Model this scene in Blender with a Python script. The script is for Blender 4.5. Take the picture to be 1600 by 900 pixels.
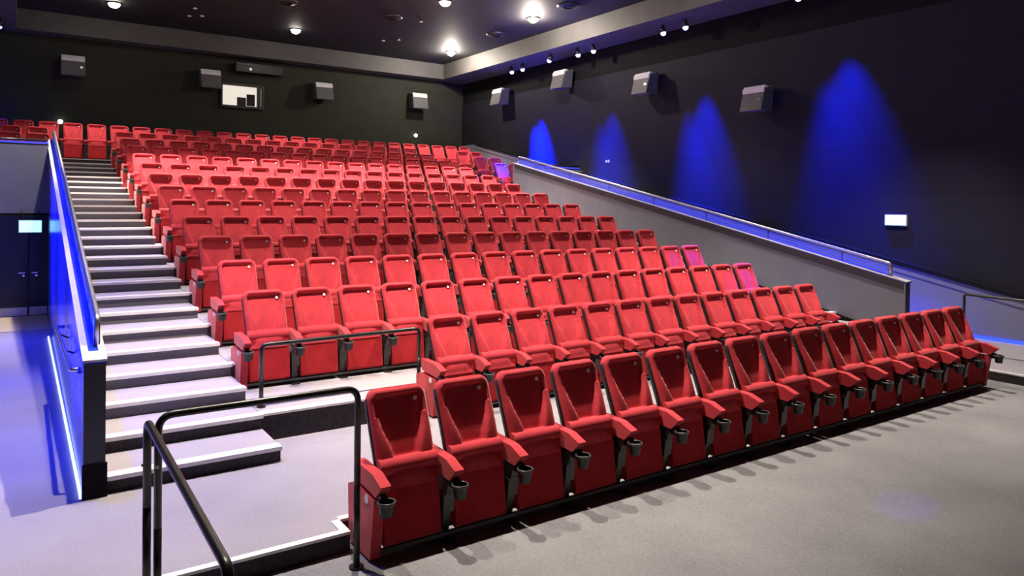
import bpy, bmesh, math, random
from mathutils import Vector, Matrix
random.seed(7)
S = bpy.context.scene
COL = S.collection
for o in list(bpy.data.objects):
    bpy.data.objects.remove(o)

# ------------------------------------------------------------------ camera
def camera():
    yaw, pit, roll = math.radians(34.1179), math.radians(-.5238), math.radians(.6299)
    fw = Vector((math.sin(yaw), math.cos(yaw), 0)); rt = Vector((math.cos(yaw), -math.sin(yaw), 0)); up = Vector((0, 0, 1))
    f2 = fw*math.cos(pit) + up*math.sin(pit); u2 = -fw*math.sin(pit) + up*math.cos(pit)
    R = rt*math.cos(roll) + u2*math.sin(roll); U = -rt*math.sin(roll) + u2*math.cos(roll)
    cam = bpy.data.cameras.new('camera'); o = bpy.data.objects.new('camera', cam); COL.objects.link(o)
    m = Matrix.Identity(4)
    for i in range(3):
        m[i][0] = R[i]; m[i][1] = U[i]; m[i][2] = -f2[i]
    m[0][3], m[1][3], m[2][3] = 0, 0, 2.391
    o.matrix_world = m
    cam.sensor_width = 36; cam.lens = 36*1133.57/1600
    cam.shift_y = -120.2/1600
    cam.clip_start = .05
    S.camera = o
camera()

# ------------------------------------------------------------------ world, exposure
w = bpy.data.worlds.new('world'); S.world = w; w.use_nodes = True
w.node_tree.nodes['Background'].inputs[0].default_value = (0, 0, 0, 1)
w.node_tree.nodes['Background'].inputs[1].default_value = 0
S.view_settings.view_transform = 'Standard'; S.view_settings.look = 'None'
S.view_settings.gamma = 1; S.view_settings.use_curve_mapping = False
S.view_settings.exposure = 0.0
WARM = (1.0, .86, .74); BLUE = (.0, .013, 1.0)
DOWN_W = 1300; SPOT_W = 16000
DOWN_BOOST = {16.5: 1.8, 21.85: .5, 11.6: .55, 6.7: 1.75}

# ------------------------------------------------------------------ scene constants (metres)
ZF, ZP = -.05, .087                 # front floor, platform
RISE, DY, PITCH, X0 = .2577, 1.2236, .56, 2.29
XL, XR, YB, YF = -1.32, 14.3, 24.6, -6.0
ZS, ZT = 7.05, 7.6                  # soffit, tray ceiling
def tier_z(r): return ZF if r == 1 else ZP + RISE*(r-2)
def top_y(r): return 4.931 if r == 1 else 8.465 + DY*(r-3)
def nose_y(n): return 6.47 + .612*(n-1)

# ------------------------------------------------------------------ materials
def mat(name, col, rough=.6, noise=0, scale=8., bump=0, metal=0, emit=None, spec=.5, sheen=0, bscale=None, coords='Object'):
    m = bpy.data.materials.new(name); m.use_nodes = True
    nt = m.node_tree; b = nt.nodes['Principled BSDF']
    b.inputs['Base Color'].default_value = (*col, 1)
    b.inputs['Roughness'].default_value = rough
    b.inputs['Metallic'].default_value = metal
    b.inputs['Specular IOR Level'].default_value = spec
    if sheen:
        b.inputs['Sheen Weight'].default_value = sheen
        b.inputs['Sheen Roughness'].default_value = .4
        b.inputs['Sheen Tint'].default_value = (1, .55, .52, 1)
    if emit:
        b.inputs['Emission Color'].default_value = (*emit[0], 1)
        b.inputs['Emission Strength'].default_value = emit[1]
    if noise or bump:
        tc = nt.nodes.new('ShaderNodeTexCoord')
        n = nt.nodes.new('ShaderNodeTexNoise'); n.inputs['Scale'].default_value = scale; n.inputs['Detail'].default_value = 6
        nt.links.new(tc.outputs[coords], n.inputs['Vector'])
        if noise:
            r = nt.nodes.new('ShaderNodeValToRGB')
            r.color_ramp.elements[0].position = .3; r.color_ramp.elements[1].position = .7
            r.color_ramp.elements[0].color = (*[c*(1-noise) for c in col], 1)
            r.color_ramp.elements[1].color = (*[min(1, c*(1+noise)) for c in col], 1)
            nt.links.new(n.outputs['Fac'], r.inputs['Fac']); nt.links.new(r.outputs['Color'], b.inputs['Base Color'])
        if bump:
            n2 = nt.nodes.new('ShaderNodeTexNoise'); n2.inputs['Scale'].default_value = bscale or scale*6; n2.inputs['Detail'].default_value = 4
            nt.links.new(tc.outputs[coords], n2.inputs['Vector'])
            bp = nt.nodes.new('ShaderNodeBump'); bp.inputs['Strength'].default_value = bump; bp.inputs['Distance'].default_value = .01
            nt.links.new(n2.outputs['Fac'], bp.inputs['Height']); nt.links.new(bp.outputs['Normal'], b.inputs['Normal'])
    return m

def carpet(name, col, blotch=.18, rough=.9, spec=.2):
    m = mat(name, col, rough, spec=spec)
    nt = m.node_tree; b = nt.nodes['Principled BSDF']
    tc = nt.nodes.new('ShaderNodeTexCoord')
    def nz(scale, det=5):
        n = nt.nodes.new('ShaderNodeTexNoise'); n.inputs['Scale'].default_value = scale; n.inputs['Detail'].default_value = det
        nt.links.new(tc.outputs['Object'], n.inputs['Vector']); return n
    big, fine = nz(1.1, 7), nz(70, 3)
    mx = nt.nodes.new('ShaderNodeMixRGB'); mx.blend_type = 'MIX'; mx.inputs[0].default_value = .5
    nt.links.new(big.outputs['Fac'], mx.inputs[1]); nt.links.new(fine.outputs['Fac'], mx.inputs[2])
    r = nt.nodes.new('ShaderNodeValToRGB')
    r.color_ramp.elements[0].position = .3; r.color_ramp.elements[1].position = .7
    r.color_ramp.elements[0].color = (*[c*(1-blotch) for c in col], 1)
    r.color_ramp.elements[1].color = (*[min(1, c*(1+blotch)) for c in col], 1)
    nt.links.new(mx.outputs[0], r.inputs['Fac']); nt.links.new(r.outputs['Color'], b.inputs['Base Color'])
    n2 = nz(160, 2); bp = nt.nodes.new('ShaderNodeBump'); bp.inputs['Strength'].default_value = .5; bp.inputs['Distance'].default_value = .006
    nt.links.new(n2.outputs['Fac'], bp.inputs['Height']); nt.links.new(bp.outputs['Normal'], b.inputs['Normal'])
    return m

def cladding(name, col, step=.9):
    """dark wall cladding with faint horizontal board joints"""
    m = mat(name, col, .75, spec=.25)
    nt = m.node_tree; b = nt.nodes['Principled BSDF']
    tc = nt.nodes.new('ShaderNodeTexCoord'); sp = nt.nodes.new('ShaderNodeSeparateXYZ')
    nt.links.new(tc.outputs['Object'], sp.inputs[0])
    mm = nt.nodes.new('ShaderNodeMath'); mm.operation = 'PINGPONG'; mm.inputs[1].default_value = step/2
    nt.links.new(sp.outputs['Z'], mm.inputs[0])
    lt = nt.nodes.new('ShaderNodeMath'); lt.operation = 'LESS_THAN'; lt.inputs[1].default_value = .008
    nt.links.new(mm.outputs[0], lt.inputs[0])
    n = nt.nodes.new('ShaderNodeTexNoise'); n.inputs['Scale'].default_value = 2.5; n.inputs['Detail'].default_value = 6
    nt.links.new(tc.outputs['Object'], n.inputs['Vector'])
    r = nt.nodes.new('ShaderNodeValToRGB')
    r.color_ramp.elements[0].color = (*[c*.75 for c in col], 1); r.color_ramp.elements[1].color = (*[c*1.25 for c in col], 1)
    nt.links.new(n.outputs['Fac'], r.inputs['Fac'])
    mx = nt.nodes.new('ShaderNodeMixRGB'); mx.inputs[2].default_value = (*[c*.5 for c in col], 1)
    nt.links.new(lt.outputs[0], mx.inputs[0]); nt.links.new(r.outputs['Color'], mx.inputs[1])
    nt.links.new(mx.outputs[0], b.inputs['Base Color'])
    return m

M = dict(
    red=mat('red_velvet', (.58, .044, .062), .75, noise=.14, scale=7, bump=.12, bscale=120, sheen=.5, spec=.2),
    redpanel=mat('red_seat_underside_shaded', (.40, .020, .026), .85, noise=.14, scale=6, bump=.12, bscale=120, sheen=.15, spec=.15),  # same red fabric, with the shade of the underside darkened into it
    black=mat('black_plastic', (.012, .012, .014), .38, noise=.2, scale=10),
    blackmetal=mat('black_metal', (.014, .013, .013), .3, noise=.2, scale=14, metal=.0, spec=.6),
    rim=mat('grey_plastic', (.07, .07, .072), .35, noise=.2, scale=10),
    steel=mat('brushed_steel', (.55, .55, .58), .38, noise=.08, scale=20, metal=1),
    shell=mat('black_backrest_shell', (.013, .013, .016), .5, noise=.2, scale=10),
    chrome=mat('chrome', (.75, .75, .75), .25, noise=.05, metal=1),
    white=mat('white_plate', (.85, .84, .82), .4, noise=.05),
    floor=carpet('grey_carpet', (.245, .245, .258), .28),
    platform=carpet('pale_carpet', (.35, .335, .365)),
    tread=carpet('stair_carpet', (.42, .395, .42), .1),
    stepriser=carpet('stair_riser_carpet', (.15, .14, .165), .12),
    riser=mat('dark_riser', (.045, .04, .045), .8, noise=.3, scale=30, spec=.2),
    nosing=mat('white_nosing', (.82, .80, .80), .5, noise=.06, scale=20),
    wall=cladding('black_wall_cladding', (.012, .012, .019)),
    wallb=cladding('back_wall_cladding', (.030, .032, .022), 1.1),
    dark=mat('black_paint', (.008, .008, .009), .85, noise=.2, scale=4, spec=.15),
    ceil=mat('ceiling_paint', (.012, .011, .013), .7, noise=.2, scale=3, spec=.3),
    soffit=mat('soffit_paint', (.075, .073, .070), .6, noise=.12, scale=3),
    dado=mat('grey_dado_panel', (.19, .20, .25), .55, noise=.05, scale=4),
    bluepaint=mat('glossy_blue_panel', (.02, .06, .75), .22, noise=.12, scale=3, spec=.35),
    cap=mat('pale_cap', (.72, .70, .72), .35, noise=.06, scale=9),
    endgrey=mat('charcoal_paint', (.035, .036, .05), .5, noise=.1, scale=6),
    spk=mat('grey_speaker_grille', (.10, .10, .105), .6, noise=.25, scale=90, bump=.3, bscale=200),
    spktop=mat('downlit_speaker_horn', (.75, .75, .76), .45, noise=.06, scale=12),  # pale tone carries the downlight falling on the horn strip
    spkcab=mat('speaker_cabinet', (.10, .10, .105), .5, noise=.1, scale=12),
    door=mat('black_door_paint', (.01, .012, .018), .35, noise=.15, scale=5),
    kick=mat('door_kick_plate', (.55, .54, .58), .4, noise=.1, scale=8),
    mat=carpet('beige_entrance_mat', (.50, .44, .34), .12),
    lamp=mat('downlight_lens', (1, 1, 1), .5, emit=((1, .92, .80), 60), noise=.01),
    bluelamp=mat('blue_lamp_lens', (1, 1, 1), .5, emit=((.30, .38, 1), 4.5), noise=.01),
    led=mat('blue_led_strip', (.1, .1, .3), .5, emit=((.0, .02, 1), 5), noise=.01),
    ledwhite=mat('pale_led_strip', (1, 1, 1), .5, emit=((.48, .58, 1), 1.9), noise=.01),
    ledrail=mat('rail_led_strip', (.1, .1, .3), .5, emit=((.01, .04, 1), .8), noise=.01),
    exitl=mat('exit_sign_face', (1, 1, 1), .5, emit=((.32, 1, .96), 1.7), noise=.01),
    smalllamp=mat('small_lamp_lens', (1, 1, 1), .5, emit=((1, .95, .85), 6), noise=.01),
    booth=mat('projection_booth_wall', (.75, .70, .6), .6, noise=.08),
    glass=None,
)
g = bpy.data.materials.new('window_glass'); g.use_nodes = True
gb = g.node_tree.nodes['Principled BSDF']; gb.inputs['Transmission Weight'].default_value = 1
gb.inputs['Roughness'].default_value = 0; gb.inputs['IOR'].default_value = 1.05
M['glass'] = g

# ------------------------------------------------------------------ mesh helpers
def add_box(bm, x0, x1, y0, y1, z0, z1, mi=0):
    vs = [bm.verts.new((x, y, z)) for x in (x0, x1) for y in (y0, y1) for z in (z0, z1)]
    for f in ((0, 1, 3, 2), (4, 6, 7, 5), (0, 4, 5, 1), (2, 3, 7, 6), (0, 2, 6, 4), (1, 5, 7, 3)):
        fc = bm.faces.new([vs[i] for i in f]); fc.material_index = mi
    return vs

def prism_yz(bm, pts, x0, x1, mi=0):
    a = [bm.verts.new((x0, y, z)) for y, z in pts]; b = [bm.verts.new((x1, y, z)) for y, z in pts]
    n = len(pts)
    fs = [bm.faces.new(a), bm.faces.new(b[::-1])]
    for i in range(n):
        fs.append(bm.faces.new((a[(i+1) % n], a[i], b[i], b[(i+1) % n])))
    for f in fs: f.material_index = mi
    return fs

def add_cyl(bm, p0, p1, r0, r1=None, n=16, mi=0, caps=True):
    r1 = r0 if r1 is None else r1
    p0, p1 = Vector(p0), Vector(p1); d = (p1-p0).normalized()
    a = d.orthogonal().normalized(); b = d.cross(a)
    A = [bm.verts.new(p0 + (a*math.cos(t)+b*math.sin(t))*r0) for t in [2*math.pi*i/n for i in range(n)]]
    B = [bm.verts.new(p1 + (a*math.cos(t)+b*math.sin(t))*r1) for t in [2*math.pi*i/n for i in range(n)]]
    for i in range(n):
        f = bm.faces.new((A[i], A[(i+1) % n], B[(i+1) % n], B[i])); f.smooth = True; f.material_index = mi
    if caps:
        bm.faces.new(A[::-1]).material_index = mi; bm.faces.new(B).material_index = mi

def tube(bm, pts, r, n=12):
    """round tube through pts with mitred rings"""
    pts = [Vector(p) for p in pts]; rings = []
    prev = None
    for i, p in enumerate(pts):
        d = ((pts[min(i+1, len(pts)-1)]-p).normalized() + (p-pts[max(i-1, 0)]).normalized())
        d = d.normalized()
        if prev is None: a = d.orthogonal().normalized()
        else: a = (prev - d*prev.dot(d)).normalized()
        prev = a; b = d.cross(a)
        rings.append([bm.verts.new(p + (a*math.cos(2*math.pi*k/n)+b*math.sin(2*math.pi*k/n))*r) for k in range(n)])
    for A, B in zip(rings, rings[1:]):
        for k in range(n):
            f = bm.faces.new((A[k], A[(k+1) % n], B[(k+1) % n], B[k])); f.smooth = True
    bm.faces.new(rings[0][::-1]); bm.faces.new(rings[-1])

def bend(path, r=.09, n=6):
    """round the inner corners of a polyline"""
    P = [Vector(p) for p in path]; out = [P[0]]
    for a, b, c in zip(P, P[1:], P[2:]):
        u = (a-b).normalized(); v = (c-b).normalized()
        s, e = b+u*r, b+v*r
        for i in range(n+1):
            t = i/n; out.append(s*(1-t)**2 + b*2*t*(1-t) + e*t*t)
    out.append(P[-1]); return out

def lathe(bm, prof, c, n=18, mi=0):
    rings = [[bm.verts.new((c[0]+r*math.cos(2*math.pi*k/n), c[1]+r*math.sin(2*math.pi*k/n), c[2]+z)) for k in range(n)] for r, z in prof]
    for A, B in zip(rings, rings[1:]):
        for k in range(n):
            f = bm.faces.new((A[k], A[(k+1) % n], B[(k+1) % n], B[k])); f.smooth = True; f.material_index = mi

def obj(name, bm, mats, parent=None, bevel=0, seg=2, smooth=False, wn=True):
    if bevel:
        bmesh.ops.bevel(bm, geom=[e for e in bm.edges if e.calc_face_angle(0) > .5], offset=bevel, segments=seg, affect='EDGES', profile=.5)
    bmesh.ops.recalc_face_normals(bm, faces=bm.faces)
    if smooth:
        for f in bm.faces: f.smooth = True
    me = bpy.data.meshes.new(name); bm.to_mesh(me); bm.free()
    for m_ in (mats if isinstance(mats, (list, tuple)) else [mats]):
        me.materials.append(M[m_])
    o = bpy.data.objects.new(name, me); COL.objects.link(o)
    if parent: o.parent = parent
    return o

def box(name, x0, x1, y0, y1, z0, z1, m, parent=None, bevel=0):
    bm = bmesh.new(); add_box(bm, x0, x1, y0, y1, z0, z1); return obj(name, bm, m, parent, bevel)

def tag(o, label=None, cat=None, group=None, kind=None):
    if label: o['label'] = label
    if cat: o['category'] = cat
    if group: o['group'] = group
    if kind: o['kind'] = kind
    return o

def thing(name, loc, label, cat, group=None, rotz=0):
    o = bpy.data.objects.new(name, None); COL.objects.link(o)
    o.empty_display_size = .1
    o.location = loc; o.rotation_euler = (0, 0, rotz)
    return tag(o, label, cat, group)

def struct(o): o['kind'] = 'structure'; return o

def copy_tree(src, loc, rotz=None):
    r = src.copy(); COL.objects.link(r); r.location = loc
    if rotz is not None: r.rotation_euler = (0, 0, rotz)
    for ch in src.children:
        c = ch.copy(); COL.objects.link(c); c.parent = r
        for g_ in ch.children:
            d = g_.copy(); COL.objects.link(d); d.parent = c
    return r

def light(kind, name, loc, energy, col, parent=None, target=None, size=.06, angle=None, blend=.5):
    l = bpy.data.lights.new(name, kind); l.energy = energy; l.color = col; l.shadow_soft_size = size
    o = bpy.data.objects.new(name, l); COL.objects.link(o)
    if kind == 'SPOT':
        l.spot_size = math.radians(angle); l.spot_blend = blend
    o.location = loc
    if target is not None:
        d = Vector(target) - (Vector(loc) + (parent.location if parent else Vector()))
        o.rotation_euler = d.to_track_quat('-Z', 'Y').to_euler()
    if parent: o.parent = parent
    return o

# ================================================================== SETTING
struct(box('floor', XL, XR, YF, 7.0, ZF-.12, ZF, 'floor'))

# platform behind the front row (cross aisle), with its dark front riser and white edge
bm = bmesh.new()
add_box(bm, .62, 1.92, 4.81, 5.03, ZF, ZP)
add_box(bm, .62, XR, 5.03, 7.12, ZF, ZP)
add_box(bm, XL, .62, 4.81, 17.3, ZF, ZP)
add_box(bm, 12.43, XR, 7.12, 17.3, ZF, ZP)
add_box(bm, 11.53, XR, 4.68, 5.03, ZF, ZP)
add_box(bm, .62, 12.43, 7.12, 7.3, ZF, ZP)
for f in bm.faces:
    f.normal_update()
    f.material_index = 0 if abs(f.normal.z) > .5 else 1
platform = struct(obj('platform', bm, ['platform', 'riser']))
platform.name = 'floor.001'
for i, (a, b, c, d) in enumerate([(.62, 1.92, 4.80, 4.86), (1.86, 1.92, 4.86, 5.03), (1.92, 11.53, 5.02, 5.08)]):
    box('nosing', a, b, c, d, ZP-.012, ZP+.008, 'nosing', platform)
# right-hand platform runs forward; ramp down to the front floor on the left
bm = bmesh.new(); add_box(bm, 11.53, XR, .5, 4.68, ZF, ZP)
for f in bm.faces:
    f.normal_update(); f.material_index = 0 if abs(f.normal.z) > .5 else 1
rr = struct(obj('floor.002', bm, ['platform', 'riser']))
box('nosing', 11.52, 11.58, .5, 5.02, ZP-.012, ZP+.008, 'nosing', rr)
bm = bmesh.new(); prism_yz(bm, [(3.2, ZF), (4.81, ZF), (4.81, ZP)], XL, .62)
for f in bm.faces:
    f.normal_update(); f.material_index = 0 if abs(f.normal.z) > .5 else 1
struct(obj('floor.003', bm, ['platform', 'riser']))

# seating tiers
for r in range(3, 16):
    z = tier_z(r); y0 = 7.08 + DY*(r-3); y1 = y0 + DY + .03
    bm = bmesh.new()
    if r == 15: add_box(bm, XL, XR, y0, YB, ZP-.1, z)
    else:
        add_box(bm, 1.93, 11.05, y0, y1, ZP-.1, z)
        if r >= 12:
            ya = 17.25 if r == 12 else y0
            add_box(bm, XL, .50, ya, y1, z-.5, z); add_box(bm, 12.45, XR, ya, y1, z-.5, z)
    for f in bm.faces:
        f.normal_update(); f.material_index = 0 if abs(f.normal.z) > .5 else 1
    t = struct(obj('tier', bm, ['tread', 'riser']))
    if r == 15: box('nosing', .52, 12.43, y0-.012, y0+.10, z-.012, z+.01, 'nosing', t)
    else: box('nosing', 1.93, 11.05, y0-.012, y0+.11, z-.012, z+.01, 'nosing', t)

# stair flights, every step its own piece
def stairs(xa, xb, name):
    root = bpy.data.objects.new(name, None); COL.objects.link(root); struct(root); root.empty_display_size = .1
    root.location = (xa, nose_y(1), ZP)
    for n in range(1, 26):
        z = RISE/2*n; y = .612*(n-1); wd = xb-xa
        bm = bmesh.new()
        add_box(bm, 0, wd, y, y+.66, z-RISE/2-.05, z)
        for f in bm.faces:
            f.normal_update(); f.material_index = 0 if abs(f.normal.z) > .5 else 1
        s = obj('step', bm, ['tread', 'riser' if n < 3 else 'stepriser'], root)  # lowest two risers get the dark colour in place of shade
        box('nosing', 0, wd+.005, y-.035, y+.09, z-.024, z+.010, 'nosing', s)
    return root
stairs(.56, 1.925, 'stairs')
stairs(11.055, 12.42, 'stairs')

# room shell
struct(box('wall_back', XL-.2, XR+.2, YB, YB+.2, -.2, 8.2, 'wallb'))
# projection window opening is a box set into the wall further down
wr = struct(box('wall_right', XR, XR+.2, YF, YB, -.2, 8.2, 'dark'))
box('cladding', XR-.04, XR, YF, YB, 0, 6.25, 'wall', wr)
wl = struct(box('wall_left', XL-.2, XL, YF, YB, -.2, 8.2, 'dark'))
box('cladding', XL, XL+.04, YF, YB, 0, 6.25, 'wall', wl)
struct(box('wall_front', XL-.2, XR+.2, YF-.2, YF, -.2, 8.2, 'dark'))
# ceiling: raised tray inside a lower soffit
struct(box('ceiling', XL-.2, XR+.2, YF-.2, YB+.2, ZT, ZT+.2, 'ceil'))
def soffit(name, x0, x1, y0, y1): return struct(box(name, x0, x1, y0, y1, ZS, ZT, 'soffit'))
soffit('trim_1', 13.1, XR, YF, YB); soffit('trim_2', XL, -.1, YF, YB); soffit('trim_3', -.1, 13.1, 24.0, YB); soffit('trim_4', -.1, 13.1, YF, -4.5)

# grey dado on the side walls, following the rake
def dado_top(y): return .885 + .2085*(y-5.37)
def dado(name, x0, x1, side):
    bm = bmesh.new()
    prism_yz(bm, [(2.2, ZF), (YB-.01, ZF), (YB-.01, dado_top(23.4)), (23.4, dado_top(23.4)), (2.2, dado_top(2.2))], x0, x1)
    d = struct(obj(name, bm, 'dado'))
    for nm, lo, hi, ex, mt in (('ledge', -.03, .05, .05, 'dark'), ('top_band', -.17, -.03, .018, 'dado')):
        bm = bmesh.new()
        prism_yz(bm, [(2.2, dado_top(2.2)+lo), (23.4, dado_top(23.4)+lo), (23.4, dado_top(23.4)+hi), (2.2, dado_top(2.2)+hi)],
                 *((x0-ex, x1) if side > 0 else (x0, x1+ex)))
        obj(nm, bm, mt, d)
    return d
dado('baseboard_right', XR-.10, XR-.04, 1); dado('baseboard_left', XL+.04, XL+.10, -1)

# stair walls (left one glossy blue on the corridor side)
def rake(y): return 1.135 + .2106*(y-6.42)
def stair_wall(name, xa, xb, outer, end_y=18.3):
    bm = bmesh.new()
    fs = prism_yz(bm, [(6.42, ZF), (end_y, ZF), (end_y, rake(end_y)), (6.42, rake(6.42))], xa, xb)
    bmesh.ops.recalc_face_normals(bm, faces=bm.faces)
    for f in bm.faces:
        f.normal_update()
        if f.normal.x*outer > .5: f.material_index = 0
        elif f.normal.x*outer < -.5: f.material_index = 1
        else: f.material_index = 2
    o = struct(obj(name, bm, ['bluepaint', 'dado', 'endgrey']))
    def slab(nm, x0, x1, z0, z1, m, ya=6.40, yb=end_y):
        b2 = bmesh.new(); prism_yz(b2, [(ya, rake(ya)+z0), (yb, rake(yb)+z0), (yb, rake(yb)+z1), (ya, rake(ya)+z1)], x0, x1); return obj(nm, b2, m, o)
    slab('cap', xa-.006, xb+.006, 0, .012, 'bluepaint')
    slab('cap_edge', xa-.008, xa+.04, .012, .03, 'cap'); slab('cap_edge', xb-.04, xb+.008, .012, .03, 'cap')
    b2 = bmesh.new(); prism_yz(b2, [(6.40, rake(6.4)+.012), (6.58, rake(6.58)+.012), (6.58, rake(6.58)+.03), (6.40, rake(6.4)+.03)], xa+.04, xb-.04); obj('cap_edge', b2, 'cap', o)
    box('skirting', xa-.008, xb+.012, 6.405, 6.44, ZF, .35, 'dark', o)
    return o
LW0, LW1, RW0, RW1 = .405, .555, 12.42, 12.57
swl = stair_wall('wall_stair_left', LW0, LW1, -1)
swr = stair_wall('wall_stair_right', RW0, RW1, 1)
def skew(o):
    for ch in [o]+list(o.children):
        for v in ch.data.vertices:
            if v.co.y > 8: v.co.x += .06
skew(swl)
# slim dark string along the stair side of the right wall
bm = bmesh.new(); prism_yz(bm, [(6.45, .0), (18.2, .0+.2106*11.75), (18.2, .20+.2106*11.75), (6.45, .20)], RW0-.02, RW0); obj('string_board', bm, 'dark', swr)
bm = bmesh.new(); prism_yz(bm, [(6.45, rake(6.45)-.13), (18.2, rake(18.2)-.13), (18.2, rake(18.2)), (6.45, rake(6.45))], RW0-.015, RW0); obj('top_band', bm, 'endgrey', swr)  # charcoal band stands for the shadow along the wall top

# block front walls over the entrance doors, each side
def block_front(xa, xb, name):
    o = struct(box(name, xa, xb, 17.2, 17.32, ZF, 3.46, 'dado'))
    box('lintel_band', xa, xb, 17.19, 17.2, ZP, 2.115, 'dark', o)
    return o
bfl = block_front(XL, .47, 'wall_entrance_left'); bfr = block_front(12.57, XR, 'wall_entrance_right')
for xa, xb, lab in ((XL+.1, .46, 'blue-lit metal guard rail on top of the grey wall above the left doors'),
                    (12.6, XR-.12, 'blue-lit metal guard rail at the upper right end of the stair wall')):
    t = thing('guard_rail', ((xa+xb)/2, 17.26, 3.46), lab, 'railing')
    hw = (xb-xa)/2
    bm = bmesh.new(); add_box(bm, -hw, hw, -.06, .06, .0, .03); obj('rail_plate', bm, 'black', t)
    bm = bmesh.new(); tube(bm, [(-hw, 0, .11), (hw, 0, .11)], .022); obj('top_bar', bm, 'blackmetal', t)
    bm = bmesh.new(); add_box(bm, -hw, hw, -.03, -.02, .035, .07); obj('led_strip', bm, 'ledrail', t)
    for s in (-.9, 0, .9):
        bm = bmesh.new(); add_cyl(bm, (s*hw, 0, .03), (s*hw, 0, .11), .012); obj('post', bm, 'blackmetal', t)

# LED strips along the foot of the stair walls and of the right dado
bm = bmesh.new(); add_box(bm, LW0-.022, LW0-.002, 6.45, 14.3, ZP+.001, ZP+.03)
o = tag(obj('led_strip', bm, 'ledwhite'), 'thin bright light strip along the foot of the blue stair wall', 'light strip')
bm = bmesh.new(); add_box(bm, XR-.125, XR-.102, 4.7, 17.0, ZP+.001, ZP+.05)
o = tag(obj('led_strip', bm, 'led'), 'blue light strip along the floor under the right wall panel', 'light strip')
bm = bmesh.new(); add_box(bm, XL+.102, XL+.125, 5.0, 17.0, ZP+.001, ZP+.05)
o = tag(obj('led_strip', bm, 'led'), 'blue light strip at the foot of the left side wall of the entrance corridor', 'light strip')

# ------------------------------------------------------------------ entrance doors (left), mirrored right
def doors(xa, xb, name, mid):
    root = bpy.data.objects.new(name, None); COL.objects.link(root); struct(root); root.location = (mid, 17.19, ZP)
    for x0, x1, hx in ((xa, mid-.006, mid-.16), (mid+.006, xb, mid+.05)):
        bm = bmesh.new(); add_box(bm, x0-mid, x1-mid, -.05, 0, .01, 1.98); lf = obj('door_leaf', bm, 'door', root, .003)
        bm = bmesh.new(); add_box(bm, x0-mid+.01, x1-mid-.01, -.056, -.05, .02, .18); obj('kick_plate', bm, 'kick', lf)
        bm = bmesh.new(); add_cyl(bm, (hx-mid+.08, -.05, .86), (hx-mid+.08, -.1, .86), .012); add_box(bm, hx-mid, hx-mid+.10, -.115, -.095, .85, .87); add_cyl(bm, (hx-mid+.08, -.05, .80), (hx-mid+.08, -.06, .80), .022)
        obj('door_handle', bm, 'chrome', lf)
    return root
doors(XL+.12, .455, 'door_1', .133); doors(12.6, XR-.12, 'door_2', 13.3)
tag(box('entrance_mat', XL+.13, .44, 15.2, 17.1, ZP, ZP+.012, 'mat'), 'beige entrance mat on the floor before the left double doors', 'mat')

# ------------------------------------------------------------------ projection window and hood, back wall
wroot = struct(bpy.data.objects.new('window_1', None)); COL.objects.link(wroot); wroot.location = (5.97, YB, 5.78)
bm = bmesh.new()
for a in ((-.68, .70, .36, .44), (-.68, .70, -.36, -.28), (-.68, -.62, -.28, .36), (.46, .56, -.28, .36), (.62, .70, -.28, .36)):
    add_box(bm, a[0], a[1], -.10, 0, a[2], a[3])
obj('window_frame', bm, 'black', wroot)
box('window_pane', -.62, .46, -.05, -.044, -.28, .36, 'glass', wroot)
bm = bmesh.new(); add_box(bm, -.62, .46, -.012, -.002, -.28, .36)
mb = mat('lit_booth_interior', (.8, .75, .65), .6, emit=((1, .93, .78), 1.0), noise=.05); M['litbooth'] = mb
obj('lit_booth', bm, 'litbooth', wroot)
box('side_panel', .565, .615, -.06, -.002, -.26, .34, 'kick', wroot)
bm = bmesh.new(); add_box(bm, .14, .40, -.04, -.013, -.26, .12); add_box(bm, -.16, .12, -.04, -.013, -.28, 0); add_cyl(bm, (.27, -.013, .0), (.27, -.043, .0), .07)
obj('projector', bm, 'spkcab', wroot)
t = thing('projector_hood', (6.45, YB, 6.72), 'small dark equipment housing mounted above the lit projection window', 'housing')
bm = bmesh.new(); add_box(bm, -.75, .75, -.34, 0, -.14, .14); obj('hood_case', bm, 'black', t, .01)
bm = bmesh.new(); add_box(bm, -.72, -.2, -.36, -.34, .06, .12); obj('hood_trim', bm, 'spk', t)
bm = bmesh.new(); add_cyl(bm, (-.3, -.34, -.05), (-.3, -.37, -.05), .045); obj('hood_lens', bm, 'chrome', t)

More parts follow.
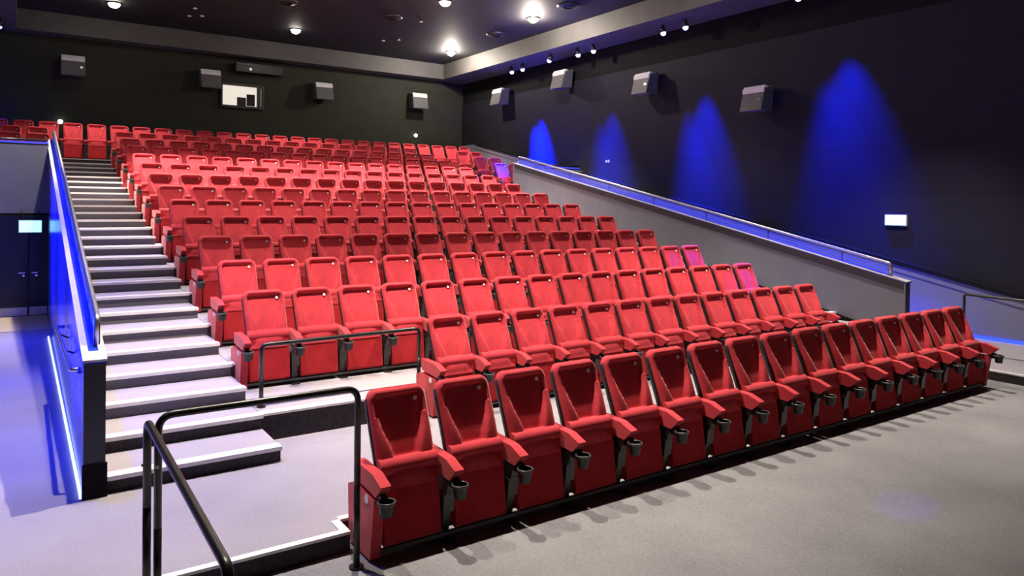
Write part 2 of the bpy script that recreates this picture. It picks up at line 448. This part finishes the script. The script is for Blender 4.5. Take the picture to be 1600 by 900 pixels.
# ================================================================== CINEMA SEATS
def make_backrest(t):
    bm = bmesh.new(); L, W, R = .67, .233, .085
    A = math.radians(22); ca, sa = math.cos(A), math.sin(A)
    NX, NT = 28, 36
    def smooth(e0, e1, v):
        q = max(0, min(1, (v-e0)/(e1-e0))); return q*q*(3-2*q)
    def halfw(tl):
        d = L-tl; w_ = W - .012*(1-tl/L)
        if d < R: w_ -= R - math.sqrt(max(0, R*R-(R-d)**2))
        return w_
    def recess(tl):
        if tl > .47:
            d = .625-tl; hw = .186
            if d < 0: return 0
            if d < .06: hw -= .06-math.sqrt(max(0, .0036-(.06-d)**2))
            return hw
        if tl > .17: return .095 + (.165-.095)*smooth(.17, .47, tl)
        return 0
    def depth(x, tl):
        rim = .072 + .012*math.exp(-((tl-.30)/.16)**2)
        hw = recess(tl)
        if tl <= .17: s = 0
        else: s = 1-smooth(hw-.010, hw+.010, abs(x)) if hw > 0 else 0
        s *= smooth(.17, .20, tl) * (1-smooth(.605, .627, tl))
        # lower lumbar pad swells a little
        lum = .018*(1-smooth(.09, .2, abs(x)))*smooth(.0, .08, tl)*(1-smooth(.14, .19, tl))
        edge = min(W-abs(x) if True else 0, L-tl+.002)
        hwid = halfw(tl); e = min(hwid-abs(x), L-tl)
        rnd = .03*(1-smooth(0, .03, e))
        return rim - .048*s + lum - rnd
    def P(x, tl, off):
        y = -.265 + tl*sa*(.265/(L*sa)) ; z = 1.027 - (L-tl)*ca
        return (x, y - off*ca, z + off*sa)
    # non uniform rows so the recess edges stay crisp
    ts = sorted(set([L*i/NT for i in range(NT+1)] + [.165, .175, .185, .46, .468, .474, .605, .612, .62, .628, .645, .66, .666]))
    xs = [-1+2*i/NX for i in range(NX+1)]
    g_ = []
    for tl in ts:
        hwid = max(halfw(tl), W-R-.012)
        g_.append([bm.verts.new(P(a*hwid, tl, depth(a*hwid, tl))) for a in xs])
    for r0, r1 in zip(g_, g_[1:]):
        for i in range(NX):
            bm.faces.new((r0[i], r0[i+1], r1[i+1], r1[i]))
    # sides back to the shell
    loop = [(r[-1], r_t) for r, r_t in zip(g_, ts)]
    ring = [r[0] for r in g_] + g_[-1][1:-1] + [r[-1] for r in g_[::-1]]
    back = [bm.verts.new((v.co.x*.985, v.co.y+.045, v.co.z-.012)) for v in ring]
    for i in range(len(ring)-1):
        bm.faces.new((ring[i], ring[i+1], back[i+1], back[i]))
    obj('backrest', bm, 'red', t, smooth=True)
    # moulded shell behind
    bm = bmesh.new(); prof = []
    for i in range(13):
        tl = -.02 + (L+.012)*i/12
        hw = halfw(min(tl, L-.004)) + .005 if tl < L-.005 else W-R*.8
        prof.append((hw, tl))
    fr, bk = [], []
    for hw, tl in prof:
        rowf, rowb = [], []
        for a in (-1, -.6, 0, .6, 1):
            rowf.append(bm.verts.new(P(a*hw, tl, .034 if abs(a) > .9 else -.004))); rowb.append(bm.verts.new(P(a*hw*.96, tl, -.028 - .018*(1-a*a))))
        fr.append(rowf); bk.append(rowb)
    for g2 in (fr, bk):
        for r0, r1 in zip(g2, g2[1:]):
            for i in range(4): bm.faces.new((r0[i], r0[i+1], r1[i+1], r1[i]))
    rf = [r[0] for r in fr]+fr[-1][1:-1]+[r[-1] for r in fr[::-1]]+fr[0][1:-1][::-1]
    rb = [r[0] for r in bk]+bk[-1][1:-1]+[r[-1] for r in bk[::-1]]+bk[0][1:-1][::-1]
    for i in range(len(rf)):
        j = (i+1) % len(rf); bm.faces.new((rf[i], rf[j], rb[j], rb[i]))
    obj('back_shell', bm, 'shell', t, smooth=True)
    # round number disc at the upper right of the headrest
    bm = bmesh.new(); p = Vector(P(.146, .572, .030)); n = Vector((0, -ca, sa)); add_cyl(bm, p, p+n*.010, .0155, n=12)
    tag(obj('number_disc', bm, 'white', t), 'small pale seat number disc')

def make_seat_pan(t):
    prof = [(-.205, .12), (-.165, .56)]
    c, r = Vector((-.25, .563)), .058
    for i in range(17):
        a = math.radians(0 + 200*i/16); prof.append((c.x + r*math.cos(a)*1.05, c.y + r*math.sin(a)))
    prof += [(-.296, .50), (-.300, .12)]
    bm = bmesh.new(); prism_yz(bm, prof, -.222, .222); obj('seat_cushion', bm, 'red', t, .010, 2, False)
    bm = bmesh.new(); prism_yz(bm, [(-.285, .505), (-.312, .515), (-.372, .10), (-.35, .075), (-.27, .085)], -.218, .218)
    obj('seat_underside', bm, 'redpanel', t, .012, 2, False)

def make_arm(t, x):
    bm = bmesh.new()
    prism_yz(bm, [(-.06, .588), (-.38, .580), (-.515, .535), (-.505, .515), (-.43, .448), (-.08, .472)], x-.038, x+.038)
    obj('armrest', bm, 'red', t, .011, 3, False)
    # cup holder ring in front of the arm
    bm = bmesh.new()
    lathe(bm, [(.0, .0), (.040, .0), (.044, .006), (.053, .078)], (x, -.525, .352)); lathe(bm, [(.053, .078), (.063, .080), (.064, .094), (.058, .099), (.051, .095)], (x, -.525, .352), mi=1); lathe(bm, [(.051, .095), (.045, .012), (0, .010)], (x, -.525, .352))
    add_box(bm, x-.022, x+.022, -.49, -.40, .40, .468)
    tag(obj('cup_holder', bm, ['black', 'rim'], t), 'round black cup holder')
def make_pedestal(t, x):
    bm = bmesh.new()
    prism_yz(bm, [(-.06, .47), (-.42, .445), (-.37, .32), (-.10, .32)], x-.030, x+.030); prism_yz(bm, [(-.09, .33), (-.375, .33), (-.36, .20), (-.12, .20)], x-.044, x+.044); prism_yz(bm, [(-.12, .21), (-.34, .21), (-.31, .02), (-.14, .02)], x-.030, x+.030)
    obj('pedestal', bm, 'blackmetal', t, .004, 1)
    bm = bmesh.new(); add_box(bm, x-.045, x+.045, -.40, -.06, 0, .02); obj('foot_plate', bm, 'blackmetal', t, .004, 1)
    bm = bmesh.new(); add_cyl(bm, (x-.034, -.345, .335), (x+.034, -.345, .335), .014, n=10); obj('pivot_bolt', bm, 'chrome', t)
def make_end_panel(t, side):
    x = side*.285
    bm = bmesh.new(); prism_yz(bm, [(-.425, .425), (-.36, .02), (.02, .02), (.04, .40), (-.06, .44)], x-.040, x+.040)
    e = obj('end_panel', bm, 'red', t, .01, 2)
    xx = x+side*.044
    bm = bmesh.new(); add_cyl(bm, (xx-side*.006, -.30, .40), (xx, -.30, .40), .03, n=16); tag(obj('row_disc', bm, 'white', e), 'round white row plate')

seat_proto = {}
def make_seat(kind):
    t = thing('cinema_seat', (0, -50, 0), 'x', 'seat', 'red tip-up cinema seats')
    make_backrest(t); make_seat_pan(t)
    make_arm(t, .28); 
    if kind == 'left': make_arm(t, -.28); make_end_panel(t, -1)
    if kind == 'right': make_end_panel(t, 1)
    else: make_pedestal(t, .28)
    bm = bmesh.new(); add_box(bm, -.24, .318, -.26, -.18, .055, .095); obj('beam', bm, 'blackmetal', t)
    bm = bmesh.new(); add_box(bm, -.24, .318, -.345, -.315, .035, .06); obj('foot_bar', bm, 'rim', t)
    return t

ORD = ['', 'first', 'second', 'third', 'fourth', 'fifth', 'sixth', 'seventh', 'eighth', 'ninth', 'tenth', 'eleventh', 'twelfth', 'thirteenth',
       'fourteenth', 'fifteenth', 'sixteenth', 'seventeenth', 'eighteenth', 'nineteenth', 'twentieth', 'twenty-first', 'twenty-second', 'twenty-third', 'twenty-fourth', 'twenty-fifth', 'twenty-sixth']
used = set()
def place(kind, x, y, z, label, sz=1.0):
    if kind not in seat_proto:
        seat_proto[kind] = make_seat(kind)
    p = seat_proto[kind]
    if kind not in used:
        used.add(kind); o = p; o.location = (x, y, z)
    else: o = copy_tree(p, (x, y, z))
    o['label'] = label; o.scale = (1, 1, sz)
    return o
def place_row(xs, y, z, lab, sz=1.0, ends=True):
    n = len(xs)
    for i, x in enumerate(xs):
        kind = 'left' if i == 0 else 'right' if i == n-1 else 'mid'
        pos = 'leftmost' if i == 0 else 'rightmost' if i == n-1 else ORD[i+1] + ' from the left'
        place(kind, x, y, z, 'red velvet tip-up seat, ' + pos + ' ' + lab, sz)
ROWL = {1: 'in the front row on the grey floor', 2: 'in the short second row'}
for r in range(1, 16):
    if r == 1: place_row([X0+PITCH*i for i in range(16)], top_y(1), ZF, ROWL[1], (1.027+.05)/1.027)
    elif r == 2: place_row([X0+.02+PITCH*i for i in range(3, 16)], top_y(2), tier_z(2), ROWL[2])
    elif r < 15: place_row([X0+PITCH*i for i in range(16)], top_y(r), tier_z(r), 'in the %s row from the front' % ORD[r])
    else: place_row([X0+PITCH*i for i in range(-5, 21)], top_y(15), tier_z(15), 'in the topmost row along the back wall')
for r in (12, 13, 14):
    w_ = {12: 'front', 13: 'middle', 14: 'rear'}[r]
    for x, pos, k in ((-.22, 'outer', 'left'), (.35, 'inner', 'right')):
        place(k, x, top_y(r), tier_z(r), 'red velvet seat, %s one in the %s pair above the left entrance doors' % (pos, w_))
    for x, pos, k in ((12.70, 'inner', 'left'), (13.26, 'outer', 'right')):
        lb = 'red velvet seat, %s one in the %s pair at the upper right' % (pos, w_)
        if r == 12 and x < 13: lb = 'seat glowing blue under a blue spotlight at the upper right, beside the stair wall end'
        place(k, x, top_y(r), tier_z(r), lb)

# ================================================================== RAILINGS
def railing(name, loc, label, tubes, r=.022):
    t = thing(name, loc, label, 'railing')
    for nm, pts in tubes:
        bm = bmesh.new(); tube(bm, pts, r, 14); obj(nm, bm, 'blackmetal', t)
    return t
# platform edge guard by the front row
t = railing('guard_rail', (.66, 4.57, ZF), 'black tubular guard rail along the platform edge, left of the front row',
            [('top_bar', bend([(0, 0, .55), (0, 0, 1.205), (1.21, 0, 1.205), (1.21, 0, .55)])),
             ('post', [(0, 0, .0), (0, 0, .56)]), ('post', [(1.21, 0, 0), (1.21, 0, .56)])])
for x in (0, 1.21):
    bm = bmesh.new(); add_cyl(bm, (x, 0, 0), (x, 0, .012), .03 if x == 0 else .05); obj('base_plate', bm, 'blackmetal', t)
# ramp handrail heading to the camera
t = railing('ramp_handrail', (.598, 4.53, ZF), 'black tubular ramp handrail at lower left sloping toward the viewer',
            [('top_bar', bend([(0, 0, .7), (0, 0, 1.195), (.05, -1.72, 1.07), (.05, -1.74, .6)], .07)),
             ('post', [(0, 0, .0), (0, 0, .71)]), ('post', [(.05, -1.74, 0), (.05, -1.74, .61)])])
for x, y in ((0, 0), (.05, -1.74)):
    bm = bmesh.new(); add_cyl(bm, (x, y, 0), (x, y, .012), .03); obj('base_plate', bm, 'blackmetal', t)
bm = bmesh.new(); add_cyl(bm, (-.03, -.005, .95), (-.022, -.005, .95), .009, n=8); add_cyl(bm, (.05, -.03, .93), (.05, -.01, .93), .009, n=8); obj('fixing_screw', bm, 'chrome', t)
# guard in front of the third row
t = railing('guard_rail', (1.99, 7.35, ZP+RISE), 'black tubular guard rail before the four leftmost third-row seats',
            [('top_bar', bend([(0, 0, .3), (0, 0, .62), (1.74, 0, .635), (1.74, 0, .3)], .06)),
             ('post', [(0, 0, 0), (0, 0, .31)]), ('post', [(1.74, 0, 0), (1.74, 0, .31)])])
for x in (0, 1.74):
    bm = bmesh.new(); add_cyl(bm, (x, 0, 0), (x, 0, .012), .045); obj('base_plate', bm, 'blackmetal', t)
# right ramp handrail
t = railing('side_handrail', (12.5, 5.53, ZF), 'black framed handrail by the right wall behind the front row end',
            [('top_bar', bend([(0, 0, .6), (0, 0, 1.085), (0, -1.9, 1.06), (0, -1.9, .55)], .05)),
             ('post', [(0, 0, .0), (0, 0, .61)]), ('post', [(0, -1.9, 0), (0, -1.9, .56)])])

# LED handrails on top of the two stair walls
def led_handrail(x, label, skewx=0):
    t = thing('stair_handrail', (x, 6.72, rake(6.72)), label, 'railing')
    s = .2106; Ln = 11.4
    def p(d, h): return (skewx*d/Ln, d, s*d+h)
    bm = bmesh.new(); tube(bm, bend([p(0, .02), p(0, .24), p(Ln, .24), p(Ln, .02)], .05), .025, 12); obj('top_bar', bm, 'steel', t)
    for h0, h1 in ((.04, .07), (.095, .125), (.150, .168)):
        bm = bmesh.new()
        a = [p(.05, h0), p(Ln-.05, h0), p(Ln-.05, h1), p(.05, h1)]
        A = [bm.verts.new((q[0]-.006, q[1], q[2])) for q in a]; B = [bm.verts.new((q[0]+.006, q[1], q[2])) for q in a]
        bm.faces.new(A); bm.faces.new(B[::-1])
        for i in range(4): bm.faces.new((A[i], A[(i+1) % 4], B[(i+1) % 4], B[i]))
        obj('led_strip', bm, 'ledrail', t)
    for k in range(7):
        d = .9 + k*1.6
        bm = bmesh.new(); q0, q1 = p(d, .02), p(d, .22); add_cyl(bm, q0, q1, .011, n=10); obj('post', bm, 'blackmetal', t)
    bm = bmesh.new(); add_box(bm, -.02, .02, -.02, .02, .0, .20); obj('end_post', bm, 'black', t)
    return t
led_handrail(.515, 'metal handrail lit in blue on top of the left stair wall', .06)
led_handrail(12.50, 'metal handrail lit in blue on top of the right stair wall')
# short handrail on the corridor face of the left stair wall
t = thing('wall_handrail', (LW0, 8.0, 1.05), 'short metal handrail on the blue corridor face of the stair wall', 'railing')
bm = bmesh.new(); tube(bm, bend([(-.005, -1.35, .0), (-.075, -1.35, .0), (-.075, 1.3, -.05), (-.0, 1.3, -.05)], .04), .018); obj('rail_bar', bm, 'chrome', t)
for y in (-1.2, -.3, .6):
    bm = bmesh.new(); add_cyl(bm, (.005, y, -.06), (-.075, y, -.02), .009); obj('bracket', bm, 'black', t)

# ================================================================== SPEAKERS
def speaker(loc, yaw, label, group):
    t = thing('wall_speaker', loc, label, 'speaker', group, yaw)
    # local: back on y=0, front facing -y, tilted down
    bm = bmesh.new()
    prism_yz(bm, [(-.10, .28), (-.42, .17), (-.54, -.33), (-.16, -.30)], -.30, .30); obj('cabinet', bm, 'spkcab', t, .012, 2)
    bm = bmesh.new()
    q = [(-.446, .07), (-.458, .065), (-.551, -.315), (-.539, -.32)]
    prism_yz(bm, q, -.285, .285); obj('grille', bm, 'spk', t)
    bm = bmesh.new(); prism_yz(bm, [(-.30, .235), (-.455, .085), (-.462, .16), (-.40, .25)], -.29, .29); obj('horn_strip', bm, 'spktop', t, .006)
    bm = bmesh.new(); prism_yz(bm, [(0, .22), (-.2, .12), (-.2, .02), (0, -.22)], -.08, .08); obj('bracket', bm, 'black', t)
    bm = bmesh.new(); add_cyl(bm, (.20, -.49, -.09), (.20, -.515, -.084), .035, n=12); obj('tweeter', bm, 'chrome', t)
    return t
sp0 = speaker((1.226, YB, 6.25), 0, 'dark wall speaker high on the back wall, farthest left', 'wall speakers')
for x, z, lb in ((4.924, 6.265, 'dark wall speaker on the back wall just left of the lit projection window'), (8.576, 6.23, 'dark wall speaker on the back wall right of the projection window'),
                 (12.21, 6.22, 'dark wall speaker on the back wall nearest the right corner')):
    copy_tree(sp0, (x, YB, z), 0)['label'] = lb
for y, z, lb in ((21.43, 6.2, 'wall speaker on the right wall, smallest and closest to the back corner'), (17.9, 6.33, 'wall speaker on the right wall, second from the back corner'),
                 (14.25, 5.72, 'wall speaker on the right wall, third from the back corner'), (10.64, 4.9, 'wall speaker on the right wall, largest and nearest the viewer')):
    copy_tree(sp0, (XR-.04, y, z), -math.pi/2)['label'] = lb

# ================================================================== LAMPS
def downlight(x, y, label, energy):
    t = thing('ceiling_downlight', (x, y, ZT), label, 'lamp', 'ceiling downlights')
    bm = bmesh.new(); lathe(bm, [(.15, 0), (.18, 0), (.18, -.02), (.15, -.03), (.15, 0)], (0, 0, 0), 24); obj('trim_ring', bm, 'black', t)
    bm = bmesh.new(); lathe(bm, [(0, -.13), (.06, -.122), (.11, -.09), (.14, -.04), (.148, -.012)], (0, 0, 0), 24); obj('lens', bm, 'lamp', t)
    if x > 11.5 and y > 16: light('POINT', 'lamp_spill', (0, 0, -.20), 330, WARM, t, None, .06)
    light('SPOT', 'lamp', (0, 0, -.16), energy, WARM, t, (x, y, 0), .05, 78, .55)
for x, y, lb in ((2.03, 21.85, 'bright round ceiling downlight at the upper left, cut by the frame edge'), (6.85, 21.85, 'bright round ceiling downlight left of the middle'),
                 (12.2, 21.85, 'bright round ceiling downlight, the lowest one near the tray corner'), (11.82, 16.5, 'bright round ceiling downlight at the right, nearest the side wall'),
                 (9.03, 16.5, 'bright round ceiling downlight at the top middle edge of the photo'), (6.24, 16.5, 'round ceiling downlight just above the frame, fifth in view order'),
                 (3.45, 16.5, 'round ceiling downlight above the middle of the left stair side'), (1.2, 16.5, 'round ceiling downlight above the left stair')):
    downlight(x, y, lb, DOWN_W*DOWN_BOOST[y])
for y in (11.6, 6.7):
    for k, x in enumerate((11.82, 9.03, 6.24, 3.45, 1.2) if y > 10 else (11.2, 7.1, 3.0, .95)):
        downlight(x, y, 'ceiling downlight in the lamp row above the %s, %s from the right' % ({11.6: 'middle rows', 6.7: 'second and third rows'}[y], ORD[k+1]), DOWN_W*DOWN_BOOST[y]*(.6 if x < 1 else 1))

POOL = [1.5, 1.5, .30, .36, .36, .42, .16, .22]
def blue_spot(x, y, tgt, label, energy=None, angle=34, side=1):
    t = thing('blue_spotlight', (x, y, ZS), label, 'lamp', 'blue wall-washing spotlights')
    bm = bmesh.new(); add_cyl(bm, (0, 0, 0), (0, 0, -.10), .018); obj('stem', bm, 'black', t)
    d = (Vector(tgt)-Vector((x, y, ZS-.15))).normalized()
    p = Vector((0, 0, -.13))
    bm = bmesh.new(); add_cyl(bm, p-d*.07, p+d*.08, .055, .07, 16); obj('lamp_head', bm, 'black', t)
    bm = bmesh.new(); q = p+d*.095
    bmesh.ops.create_uvsphere(bm, u_segments=14, v_segments=8, radius=.07, matrix=Matrix.Translation(q)); obj('lens', bm, 'bluelamp', t, smooth=True)
    light('SPOT', 'lamp', p+d*.20, energy or SPOT_W, BLUE, t, tgt, .03, angle, 1.0)
right_spots = [(20.24, 'farthest'), (19.6, 'second farthest'), (16.73, 'third farthest'), (16.03, 'fourth farthest'), (13.3, 'second nearest in view'), (12.54, 'nearest in view'), (9.4, 'first beyond the top frame'), (8.7, 'second beyond the top frame')]
for i, (y, nm) in enumerate(right_spots):
    yt = [19.0, 19.0, 15.5, 15.5, 12.0, 12.0, 8.3, 8.3][i]
    blue_spot(13.62, y, (14.26, yt, (1.6, 1.6, -2.3, -2.3, -2.3, -2.3, -.5, -.5)[i]), 'small blue-glowing spotlight under the right soffit, %s along the wall' % nm, SPOT_W*POOL[i]*3, (27, 32, 30, 36, 30, 38, 34, 46)[i])
for i, (y, nm) in enumerate([(22.9, 'farthest'), (13.6, 'middle'), (10.0, 'next'), (7.4, 'nearest')]):
    blue_spot(-.45, y, ((-1.2, 23.5, 4.5) if i == 0 else (.40, y-.4, 1.2)), 'small blue-glowing spotlight under the left soffit, %s one' % nm, SPOT_W*(.35 if i == 0 else .08), 50)
# a spot of the same kind picking out the inner seat at the upper right
blue_spot(13.5, 17.9, (12.70, 19.3, 3.72), 'small blue spotlight aimed at the blue-glowing seat at the upper right', SPOT_W*5, 11)

for (tx, ty, tz), nm in (((10.8, 8.3, 1.1), 'lower'), ((10.7, 9.5, 1.5), 'upper')):  # added spots out of view, giving the end seats a magenta tint
    blue_spot(13.62, ty-.5, (tx, ty, tz), 'added blue spotlight beyond the top frame tinting the %s right-end seats' % nm, SPOT_W*.5, 13)
blue_spot(13.62, 4.6, (6.04, 3.09, ZF), 'added blue spotlight beyond the frame tinting a patch of front floor', SPOT_W*.12, 3.6)  # added lamp out of view, only for the bluish floor patch
# added unseen blue lamps across the entrance corridor, to light the stair wall blue
for y, nm in ((7.6, 'nearest'), (10.8, 'middle'), (14.0, 'farthest')):
    t = thing('added_blue_lamp', (XL+.16, y, 1.35), 'added blue lamp on the left corridor wall outside the frame, %s one' % nm, 'lamp', 'added blue corridor lamps')
    bm = bmesh.new(); add_box(bm, -.06, 0, -.08, .08, -.09, .09); obj('lamp_housing', bm, 'black', t, .008)
    bm = bmesh.new(); add_cyl(bm, (0, 0, 0), (.012, 0, 0), .055, n=16); obj('lens', bm, 'bluelamp', t)
    light('SPOT', 'lamp', (.03, 0, 0), 1000, BLUE, t, (.4, y, 1.75), .05, 105, 1.0)

# exit signs
def exit_sign(loc, rotz, label, w_, h_):
    t = thing('exit_sign', loc, label, 'sign', None, rotz)
    bm = bmesh.new(); add_box(bm, -w_/2-.015, w_/2+.015, -.05, 0, -h_/2-.015, h_/2+.015); obj('sign_case', bm, 'kick', t, .005)
    bm = bmesh.new(); add_box(bm, -w_/2, w_/2, -.056, -.05, -h_/2, h_/2); obj('sign_face', bm, 'exitl', t)
    return t
exit_sign((XR-.04, 7.56, 2.165), -math.pi/2, 'glowing cyan exit sign on the dark right wall', .40, .19)
t = exit_sign((.16, 17.0, 1.86), 0, 'glowing exit sign in front of the left double doors', .36, .22)
for x in (-.14, .14):
    bm = bmesh.new(); add_cyl(bm, (x, -.02, .11), (x, -.02, .30), .008, n=8); add_box(bm, x-.01, x+.01, -.03, .19, .28, .31); obj('hanger', bm, 'black', t)

# small lamps on the back wall
for x, z, lb in ((.934, 4.62, 'tiny white lamp on the back wall above the left stair head'), (12.224, 4.93, 'tiny white lamp on the back wall above the right stair head')):
    t = thing('small_wall_lamp', (x, YB, z), lb, 'lamp', 'tiny back wall lamps')
    bm = bmesh.new(); add_box(bm, -.05, .05, -.05, 0, -.06, .02); obj('lamp_base', bm, 'black', t)
    bm = bmesh.new(); bmesh.ops.create_uvsphere(bm, u_segments=14, v_segments=8, radius=.065, matrix=Matrix.Translation((0, -.09, 0))); obj('lens', bm, 'smalllamp', t, smooth=True)

# sprinklers and ceiling loudspeakers
for i, (x, y) in enumerate(((3.85, 20.91), (3.88, 21.87), (4.17, 21.65), (9.39, 18.56), (9.52, 21.45), (9.88, 21.07))):
    nm = ['front dot of the left trio', 'left dot of the left trio', 'right dot of the left trio', 'single dot near the top middle', 'left dot of the middle pair', 'right dot of the middle pair'][i]
    t = thing('sprinkler_head', (x, y, ZT), 'small pale sprinkler head on the ceiling, ' + nm, 'sprinkler', 'ceiling sprinklers')
    bm = bmesh.new(); add_cyl(bm, (0, 0, 0), (0, 0, -.05), .03, n=12); obj('stem', bm, 'chrome', t)
    bm = bmesh.new(); add_cyl(bm, (0, 0, -.05), (0, 0, -.065), .055, n=14); obj('deflector', bm, 'white', t)
for x, y, nm in ((12.02, 18.72, 'between the two right lamps'), (11.8, 14.9, 'right of the topmost lamps'), (8.56, 18.74, 'near the top middle lamp'), (5.69, 18.96, 'at the top edge left of middle')):
    t = thing('ceiling_vent', (x, y, ZT), 'round black ceiling vent ' + nm, 'vent', 'round ceiling vents')
    bm = bmesh.new(); lathe(bm, [(.0, -.05), (.22, -.05), (.30, -.03), (.30, 0)], (0, 0, 0), 20); obj('vent_cover', bm, 'black', t)
    bm = bmesh.new(); lathe(bm, [(.12, -.052), (.12, -.07), (.16, -.07), (.16, -.052)], (0, 0, 0), 20); obj('vent_ring', bm, 'dark', t)
# small socket plate on the right wall
t = thing('wall_plate', (XR-.04, 16.07, 3.69), 'tiny double wall plate on the blue-lit right wall', 'plate', None, -math.pi/2)
for x in (-.05, .05):
    bm = bmesh.new(); add_box(bm, x-.035, x+.035, -.012, 0, -.035, .035); obj('plate', bm, 'kick', t)
